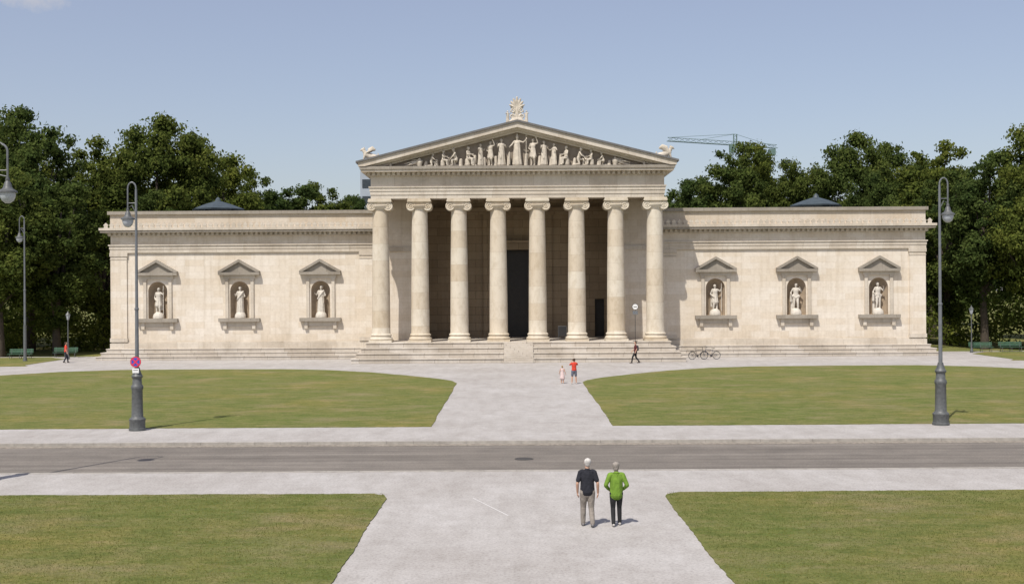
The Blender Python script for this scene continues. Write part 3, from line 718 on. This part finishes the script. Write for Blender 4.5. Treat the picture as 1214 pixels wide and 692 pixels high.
for s in (-1,1):
    P=[]; bx=s*12.75; d=s
    def Gp(f,z,y=0): return (bx+d*f,AY+.1+y,17.12+z)
    P.append(([Gp(-.80,.02),Gp(.72,-.08)],[(.26,.10),(.26,.10)],0,(0,1,0),None))
    P.append(([Gp(-.6,.36),Gp(-.1,.50),Gp(.28,.66)],[.28,.28,.25],0,None,None))
    P.append(([Gp(.26,.66),Gp(.42,.95),Gp(.48,1.05)],[.20,.15,.13],0,None,None))
    P.append(([Gp(.44,1.10),Gp(.62,1.06),Gp(.72,.98)],[.15,.10,.05],0,None,None))
    for y in (-.12,.12):
        P.append(([Gp(.32,.62,y),Gp(.42,.3,y),Gp(.46,.02,y)],[.11,.08,.07],0,None,None)); P.append(([Gp(.46,.04,y),Gp(.62,.03,y)],[.06,.05],0,None,None))
        P.append(([Gp(-.5,.3,y),Gp(-.2,.3,y*1.5),Gp(-.35,.05,y*1.5),Gp(-.1,.03,y*1.5)],[.19,.14,.09,.06],0,None,None))
        P.append(([Gp(.18,.72,y*1.5),Gp(-.05,1.02,y*1.8),Gp(-.34,1.16,y*2),Gp(-.52,1.05,y*2)],[(.14,.07),(.26,.07),(.20,.06),(.10,.04)],0,(1,0,1),None))
        P.append(([Gp(.42,1.18,y*.5),Gp(.38,1.3,y*.6)],[.04,.02],0,None,None))
    P.append(([Gp(-.65,.3),Gp(-.86,.5),Gp(-.78,.72)],[.08,.06,.06],0,None,None))
    figure("griffin_acroterion",P,['relief'],.028,MUS)

# ------------------------------------------------------------------ street lamps
def street_lamp(x,y,side,H=10.75,off=.36,s=1.0,pillar=True):
    g=MB(); g.mi=0
    if pillar: g.lathe([(.36,0),(.36,.10),(.33,.12),(.33,.42),(.35,.45),(.35,.50),(.28,.56),(.245,.62),(.235,1.0),(.225,1.75),(.25,1.80),(.26,1.88),(.24,1.95),(.20,2.0),(.19,2.25),(.23,2.30),(.24,2.36),(.20,2.42),(.17,2.5),(.13,2.62),(.11,2.72)],(0,0,0),24,lobes=12,amp=.025)
    else: g.lathe([(.16,0),(.16,.1),(.12,.2),(.11,2.6),(.09,2.72)],(0,0,0),16)
    g.mi=1
    g.lathe([(.085,2.7),(.075,5.2),(.095,5.22),(.095,5.3),(.065,5.32),(.05,H-.55),(.045,H-.3)],(0,0,0),14)
    R=off/2; pts=[(0,0,H-.32)]
    for i in range(13):
        a=math.pi*i/12; pts.append((side*(R-R*math.cos(a)),0,H-.28+ .28*math.sin(a)))
    pts.append((side*off,0,H-1.15)); g.tube(pts,[.035]*len(pts),8)
    g.tube([(0,0,H-1.35),(side*off*.5,0,H-1.0),(side*off,0,H-1.1)],[.02]*3,6)
    g.tube([(0,0,H-.9),(side*off,0,H-.9)],[.018,.018],6)
    g.mi=0
    zt=H-1.12
    g.lathe([(.05,0),(.07,-.08),(.06,-.12),(.10,-.18),(.13,-.30),(.16,-.36),(.29,-.44),(.30,-.49),(.25,-.5)][::1],(side*off,0,zt),20)
    g.mi=2; g.lathe([(.24,-.5),(.235,-.6),(.18,-.74),(.08,-.82),(.02,-.83)],(side*off,0,zt),20)
    g.mi=0
    o=g.obj("street_lamp",['iron','pole','lampglass'],smooth=True,loc=(x,y,0)); o.scale=(s,s,s); return o
street_lamp(-16.7,51.2,-1)
street_lamp(18.24,51.5,1)
street_lamp(-17.25,37.4,1,off=.90)
street_lamp(21.5,37.4,1)
street_lamp(-43.9,105,-1,s=1.2,pillar=False)
def post_lantern(x,y):
    g=MB(); g.mi=0
    g.lathe([(.14,0),(.14,.25),(.09,.35),(.06,.5),(.045,3.5),(.09,3.55),(.05,3.6)],(0,0,0),14)
    g.mi=1; g.lathe([(.10,3.6),(.2,4.05)],(0,0,0),6)
    g.mi=0; g.lathe([(.25,4.05),(.12,4.2),(.05,4.3),(.02,4.42)],(0,0,0),6)
    for i in range(6):
        a=i*math.pi/3; g.tube([(.11*math.cos(a),.11*math.sin(a),3.6),(.21*math.cos(a),.21*math.sin(a),4.05)],[.012,.012],5)
    g.obj("post_lantern",['iron','lampglass'],smooth=True,loc=(x,y,0))
post_lantern(-41.2,108); post_lantern(42.2,110)
g=MB()
g.mi=0; g.lathe([(.235,0),(.235,.012)],(0,0,0),40,'Y')
g.mi=1; g.lathe([(.23,-.004),(.23,-.001)],(0,0,0),40,'Y')
g.mi=2; g.lathe([(.178,-.008),(.178,-.005)],(0,0,0),40,'Y')
g.mi=1
for a in (1,-1):
    pts=[(-.125-.022,a*-.125+a*.022),(-.125+.022,a*-.125-a*.022),(.125+.022,a*.125-a*.022),(.125-.022,a*.125+a*.022)]
    g.prism(pts,-.013-.001*a,-.0085)
g.mi=3
g.box(-.14,.14,0,.01,-.48,-.28)
g.mi=0; g.box(-.05,.05,.0125,.10,-.05,.05); g.box(-.05,.05,.0105,.10,-.42,-.36); g.box(-.10,.10,-.003,-.0005,-.37,-.345)
g.obj("no_stopping_sign",['black','red','blue','white'],loc=(-16.7,51.0,2.98))

g=MB(); g.mi=1; g.tube([(0,0,0),(0,0,2.8)],[.02,.02],8); g.lathe([(.22,0),(.22,.04)],(0,0,0),16)
g.mi=0; g.lathe([(.25,-.03),(.25,.0)],(0,0,2.95),24,'Y'); g.mi=1; g.torus((0,-.02,2.95),.25,.02,'Y',28,6); g.box(-.15,.15,-.045,-.031,2.93,2.97); g.mi=2; g.box(-.22,.22,-.04,-.031,2.3,2.6)
g.obj("round_sign",['white','black','pole'],loc=(10.05,101.5,1.62))
g=MB(); g.mi=0; g.box(-.35,.35,-.03,.03,.35,1.2); g.mi=1; g.box(-.38,-.35,-.05,.05,0,1.25); g.box(.35,.38,-.05,.05,0,1.25); g.box(-.349,.349,-.04,.04,1.2,1.25)
g.obj("notice_stand",['black','iron'],loc=(3.9,104.5,1.62))

def bench(x,y,rot):
    e=empty("park_bench",(x,y,0)); e.rotation_euler=(0,0,rot)
    a=MB()
    for i in range(4): a.box(-1.1,1.1,-.25+i*.12,-.15+i*.12,.43,.46)
    a.obj("seat",['wood'],e)
    a=MB()
    for i in range(3): a.box(-1.1,1.1,.26+i*.02,.29+i*.02,.55+i*.13,.65+i*.13)
    a.obj("backrest",['wood'],e)
    for sx in (-.9,0,.9):
        a=MB(); a.tube([(sx,-.22,0),(sx,-.2,.42),(sx,.22,.42),(sx,.34,.92)],[.025]*4,6); a.tube([(sx,.28,0),(sx,.2,.42)],[.025]*2,6); a.obj("leg",['iron'],e)
bench(-46,109,0); bench(-42.8,111.5,0.1); bench(46.5,111.5,0); bench(43.5,111,0)

def bicycle(x,y,rot,col,lean=.08):
    g=MB(); g.mi=0
    for wx in (-.53,.53):
        g.torus((wx,0,.345),.325,.02,'Y',32,6)
    g.mi=2
    for wx in (-.53,.53):
        g.torus((wx,0,.345),.303,.010,'Y',32,5); g.lathe([(.025,-.05),(.025,.05)],(wx,0,.345),8,'Y')
        for i in range(14):
            a=i*math.pi/7; g.tube([(wx,0,.345),(wx+.30*math.cos(a),0,.345+.30*math.sin(a))],[.0025,.0025],4,cap=False)
    g.mi=1
    bb=(-.08,0,.30); st=(-.22,0,.80); hd=(.38,0,.86); hl=(.42,0,.70)
    for a,b,r in ((bb,st,.017),(bb,hl,.02),(st,hd,.017),(hd,hl,.02)): g.tube([a,b],[r,r],8)
    for sy in (-.05,.05):
        g.tube([(bb[0],sy*.6,bb[2]),(-.53,sy,.345)],[.010,.010],6); g.tube([(st[0],sy*.5,st[2]-.05),(-.53,sy,.345)],[.008,.008],6)
        g.tube([(hl[0],sy*.6,hl[2]),(.47,sy,.5),(.53,sy,.345)],[.012,.011,.010],6)
    for wx in (-.53,.53):
        pts=[(wx+.365*math.cos(a),0,.345+.365*math.sin(a)) for a in np.linspace(math.radians(20 if wx<0 else 10),math.radians(165),12)]
        g.tube(pts,[(.006,.026)]*12,6,ref=(0,0,1),cap=False)
    g.mi=0
    g.tube([(-.23,0,.80),(-.26,0,.93)],[.013,.013],8); g.tube([(-.38,0,.96),(-.26,0,.965),(-.10,0,.955)],[(.02,.085),(.02,.06),(.015,.02)],8,ref=(0,0,1))
    g.tube([(.37,0,.86),(.35,0,1.02)],[.015,.015],8); g.tube([(.24,-.29,1.03),(.36,-.18,1.05),(.37,0,1.03),(.36,.18,1.05),(.24,.29,1.03)],[.012]*5,8)
    g.lathe([(.09,-.005),(.09,.005)],(-.08,-.05,.30),18,'Y'); g.tube([(-.08,-.07,.30),(.02,-.08,.16)],[.01,.01],6); g.tube([(-.08,.07,.30),(-.18,.08,.44)],[.01,.01],6)
    g.tube([(.0,-.14,.15),(.04,-.07,.15)],[.02,.02],6); g.tube([(-.20,.07,.45),(-.16,.14,.45)],[.02,.02],6)
    z=.66
    g.tube([(-.72,-.05,z+.07),(-.30,-.05,z+.07)],[.006,.006],5); g.tube([(-.72,.05,z+.07),(-.30,.05,z+.07)],[.006,.006],5); g.tube([(-.6,.05,z+.07),(-.53,.07,.36)],[.006,.006],5)
    for k in range(4): g.tube([(-.70+.12*k,-.05,z+.07),(-.70+.12*k,.05,z+.07)],[.005,.005],5)
    g.tube([(-.45,.04,.33),(-.36,.16,.03)],[.008,.008],5)
    o=g.obj("bicycle",['black',simple("bicycle_paint",col,.35,.1,8),'pole'],smooth=True,loc=(x,y,.0)); o.rotation_euler=(lean,0,rot); return o
bicycle(15.45,101.6,.15,(.03,.03,.035)); bicycle(16.55,101.9,math.pi-.1,(.05,.06,.10))

# ------------------------------------------------------------------ crane and far tower
def crane():
    g=MB(); mx,my=43.2,232; H=34.2
    def lat(p0,p1,w,n,r=.05):
        p0=Vector(p0);p1=Vector(p1); d=(p1-p0).normalized(); up=Vector((0,0,1)) if abs(d.z)<.8 else Vector((0,1,0)); sd=d.cross(up).normalized(); u=sd.cross(d)
        ch=[sd*w/2,-sd*w/2,u*w*.9] if abs(d.z)<.8 else [sd*w/2+u*w/2,-sd*w/2+u*w/2,-sd*w/2-u*w/2,sd*w/2-u*w/2]
        for c in ch: g.tube([p0+c,p1+c],[r,r],4,cap=False)
        for i in range(n):
            a=p0.lerp(p1,i/n); b=p0.lerp(p1,(i+1)/n)
            for k in range(len(ch)): g.tube([a+ch[k],b+ch[(k+1)%len(ch)]],[r*.6,r*.6],4,cap=False)
    lat((mx,my,0),(mx,my,H),1.3,24)
    lat((mx,my,H+.2),(29.4,my-4,H+.6),.8,12); lat((mx,my,H+.2),(52.0,my+3,H-.1),.8,8)
    lat((mx,my,H),(mx,my,H+2.4),.6,3)
    for q in ((29.8,my-4,H+1.3),(36,my-2,H+1.1),(51.5,my+3,H+.3)): g.tube([(mx,my,H+2.4),q],[.035,.035],4)
    g.box(50.4,51.6,my+2,my+4,H-1.5,H-.3); g.box(mx-1.4,mx-.3,my-2.2,my-.9,H-1.4,H+.2)
    g.obj("tower_crane",['crane'])
crane()
tw=MB(); tw.mi=0; tw.box(-29.6,-17,225,237,0,29.2); tw.mi=1
for z in range(1,9):
    for k in range(5): tw.box(-29.2+k*2.3,-27.6+k*2.3,224.9,225,z*3.2+.3,z*3.2+1.9)
tw.obj("distant_office_building",[simple("pale_render",(.36,.40,.45),.8,.08,.5),'glassd'])

# ------------------------------------------------------------------ trees
def tree_mesh(seed,H=24,R=7,base=.16,nc=128,per=380):
    rs=np.random.RandomState(seed); rn=random.Random(seed)
    V=[];F=[];MI=[]; off=0
    g=MB()
    g.tube([(0,0,-.3),(0.05,0,H*.12),(rn.uniform(-.3,.3),rn.uniform(-.3,.3),H*.4),(rn.uniform(-.6,.6),rn.uniform(-.6,.6),H*.75)],[H*.024,H*.018,H*.013,H*.004],9)
    cents=[];rads=[]
    cz=H*(base+1)/2; hz=H*(1-base)/2
    while len(cents)<nc:
        p=rs.normal(size=3); p/=np.linalg.norm(p); q=rs.uniform(.25,1)**.5
        a=np.arctan2(p[1],p[0]); wob=.86+.12*np.sin(a*3+seed)+.07*np.sin(a*5+2*seed)+.08*np.sin(p[2]*6+seed)
        zz=p[2]*q
        taper=1.0-.22*max(0,zz)-.12*max(0,-zz)
        c=np.array([p[0]*q*R*wob*taper,p[1]*q*R*wob*taper,cz+zz*hz*(.90+.07*np.sin(a*4+seed))])
        cents.append(c); rads.append(rs.uniform(.10,.21)*R*(1-.25*max(0,zz)))
    for i in range(11):
        c=cents[rs.randint(nc)]; z0=H*rs.uniform(.15,.5)
        g.tube([(0,0,z0),tuple(c*[.5,.5,0]+np.array([0,0,(z0+c[2])/2+.5])),tuple(c)],[H*.009,H*.006,H*.002],6)
    tv=np.array(g.v)
    tq=np.array([f for f in g.f if len(f)==4]); V.append(tv);F.append(tq);MI.append(np.zeros(len(tq)));off=len(tv)
    for c,rr in zip(cents,rads):
        n=int(per*(rr/(.165*R))**2)
        d=rs.normal(size=(n,3)); d[:,2]+=.25; d/=np.linalg.norm(d,axis=1)[:,None]
        lump=1+.28*np.sin(d[:,0]*5+c[0])*np.cos(d[:,2]*5+c[1])+.12*np.sin(d[:,1]*9+c[2])
        far=1.0+.35*(rs.uniform(size=n)<.12)
        p=c+d*(rr*rs.uniform(.5,1.15,n)*lump*far)[:,None]*np.array([1.15,1.15,.85])
        nn=d+rs.normal(scale=.6,size=(n,3)); nn/=np.linalg.norm(nn,axis=1)[:,None]
        t=np.cross(nn,rs.normal(size=(n,3))); t/=np.linalg.norm(t,axis=1)[:,None]; b=np.cross(nn,t)
        s=rs.uniform(.11,.26,n)[:,None]
        q=np.empty((n,4,3)); q[:,0]=p-t*s; q[:,1]=p-b*s*.6; q[:,2]=p+t*s; q[:,3]=p+b*s*.6
        V.append(q.reshape(-1,3)); F.append(np.arange(n*4).reshape(-1,4)+off); MI.append(np.ones(n)); off+=n*4
        K=8; vs=[]  # rough core blob added inside the clump so no light passes through
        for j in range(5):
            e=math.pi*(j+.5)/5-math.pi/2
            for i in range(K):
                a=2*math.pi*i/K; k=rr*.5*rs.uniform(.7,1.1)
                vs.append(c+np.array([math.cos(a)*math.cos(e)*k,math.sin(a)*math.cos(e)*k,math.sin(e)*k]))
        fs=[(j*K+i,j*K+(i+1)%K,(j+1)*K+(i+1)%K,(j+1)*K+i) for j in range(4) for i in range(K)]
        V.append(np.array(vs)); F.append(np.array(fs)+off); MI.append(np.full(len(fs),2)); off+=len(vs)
    return np_mesh("tree_mesh_%d"%seed,np.concatenate(V),np.concatenate(F),['bark','leaf','core'],np.concatenate(MI))
TM=[tree_mesh(11,24,7.5),tree_mesh(23,24,6.5,.14),tree_mesh(37,24,8,.17),tree_mesh(41,24,6,.10)]
def tree(x,y,h,r,k,name="broadleaf_tree"):
    R0=[7.5,6.5,8,6][k]
    o=bpy.data.objects.new(name,TM[k]); COL.objects.link(o); o.location=(x,y,-.1); o.scale=(r/R0,r/R0,h*1.03/24); o.rotation_euler=(0,0,random.uniform(0,6.28))
T=[(-52,126,26.5,7,0),(-45.5,150,29,9,2),(-43.0,162,28.2,8,0),(-40,172,25,6.5,1),(-52,152,27,8,1),(-60,135,26,8,2),(-68,150,27,9,0),
   (-37,178,22.3,5.5,1),(-33,172,23.2,6.5,3),(-28.5,176,23.4,6.5,1),(-24.6,182,22.6,4.2,3),
   (-46.5,119,18.5,5.2,3),(-50,114,19,5.5,1),(-45.5,130,16.5,4.6,3),(-56,118,18,6,3),(-55,115,17,5,1),(-44,140,19,5.5,1),
   (31,168,28.2,7,1),(25.3,168,23.6,5.5,3),(35,174,28.0,6.5,0),(39,170,25,6,0),(47,165,28.2,7.5,2),(53.5,166,27,7,0),(42.5,172,25,6,3),(20.5,176,21.5,4.5,3),
   (52.0,148,25.5,7,1),(46.5,128,20.0,5.2,3),(47,119,20.5,5.5,1),(51,115,20.5,6,0),(58,122,24,7,2),(62,140,26,8,0),(44.5,136,17,4.8,3),(57,115,18,5.5,3),(45.5,150,21,6,2)]
for t in T: tree(*t)
def leafcloud(name,spec,n,s0,s1,seed):
    rs=np.random.RandomState(seed); V=[];F=[];off=0
    for c,rr in spec:
        d=rs.normal(size=(n,3)); d/=np.linalg.norm(d,axis=1)[:,None]
        p=np.array(c)+d*(rr*rs.uniform(.5,1.1,n))[:,None]; p[:,2]=np.abs(p[:,2])
        t=rs.normal(size=(n,3)); t/=np.linalg.norm(t,axis=1)[:,None]; b=np.cross(d,t); s=rs.uniform(s0,s1,n)[:,None]
        q=np.empty((n,4,3)); q[:,0]=p-t*s; q[:,1]=p-b*s*.6; q[:,2]=p+t*s; q[:,3]=p+b*s*.6
        V.append(q.reshape(-1,3)); F.append(np.arange(n*4).reshape(-1,4)+off); off+=n*4
    me=np_mesh(name,np.concatenate(V),np.concatenate(F),['leaf']); o=bpy.data.objects.new(name,me); COL.objects.link(o)
rs=np.random.RandomState(5); sp=[]
for X in np.arange(-190,191,5.0):
    Y=200+rs.uniform(-8,8); h=rs.uniform(13,18)
    for k in range(11): sp.append(((X+rs.uniform(-3,3),Y+rs.uniform(-3,3),rs.uniform(.5,h-2.5)),rs.uniform(2.2,3.4)))
leafcloud("distant_tree_belt",sp,200,.3,.6,6)
for s in (-1,1):
    sp=[((s*rs.uniform(41,95),rs.uniform(122,140),rs.uniform(.3,3.4)),rs.uniform(1.3,2.3)) for i in range(110)]
    leafcloud("shrubbery",sp,230,.14,.3,9)

# ------------------------------------------------------------------ light, sky, camera
EL=math.radians(57); AZ=math.radians(26)
ts=Vector((-math.sin(AZ)*math.cos(EL),-math.cos(AZ)*math.cos(EL),math.sin(EL)))
sd=bpy.data.lights.new("sun",'SUN'); sd.energy=4.5; sd.angle=math.radians(.6); sd.color=(1,.945,.865)
so=bpy.data.objects.new("sun",sd); COL.objects.link(so); so.rotation_euler=ts.to_track_quat('Z','Y').to_euler(); so.location=ts*200
w=bpy.data.worlds.new("World"); scene.world=w; w.use_nodes=True; t=w.node_tree
bg=t.nodes["Background"]; sky=N(t,"ShaderNodeTexSky"); sky.sky_type='NISHITA'; sky.sun_disc=False
sky.sun_elevation=EL; sky.sun_rotation=math.pi+AZ; sky.air_density=1.0; sky.dust_density=1.6; sky.ozone_density=1.0
tc=N(t,"ShaderNodeTexCoord")
col=mix(t,sky.outputs[0],(1.45,1.20,1.40),1.0,'ADD')
def cloud(col,d,rx,rz):
    vm=N(t,"ShaderNodeVectorMath",operation='SUBTRACT'); t.links.new(tc.outputs["Generated"],vm.inputs[0]); vm.inputs[1].default_value=d
    mu=N(t,"ShaderNodeVectorMath",operation='MULTIPLY'); t.links.new(vm.outputs[0],mu.inputs[0]); mu.inputs[1].default_value=(1/rx,1/rx,1/rz)
    ln=N(t,"ShaderNodeVectorMath",operation='LENGTH'); t.links.new(mu.outputs[0],ln.inputs[0])
    n=noise(t,tc.outputs["Generated"],26,6,.65)
    s=N(t,"ShaderNodeMath",operation='MULTIPLY_ADD'); t.links.new(n,s.inputs[0]); s.inputs[1].default_value=2.4; s.inputs[2].default_value=-.35
    q=N(t,"ShaderNodeMath",operation='SUBTRACT'); t.links.new(s.outputs[0],q.inputs[0]); t.links.new(ln.outputs["Value"],q.inputs[1])
    f=ramp(t,q.outputs[0],[(0,(0,0,0)),(.7,(.7,.7,.7))])
    return mix(t,col,(6.2,6.0,6.1),f)
col=cloud(col,(-.385,.90,.229),.06,.018)
col=cloud(col,(.395,.89,.232),.06,.014)
t.links.new(col,bg.inputs[0]); bg.inputs[1].default_value=.10
cam=bpy.data.cameras.new("camera"); cam.sensor_width=36; cam.clip_end=6000; cam.clip_start=.5
cam.lens=36*1400/1214
co=bpy.data.objects.new("camera",cam); COL.objects.link(co)
co.matrix_world=Matrix.Translation((-.3,0,5.9))@Matrix.Rotation(.0022,4,'Z')@Matrix.Rotation(math.pi/2,4,'X')@Matrix.Rotation(math.radians(-.35),4,'Z')
scene.camera=co
scene.view_settings.view_transform='Standard'; scene.view_settings.look='None'; scene.view_settings.exposure=0
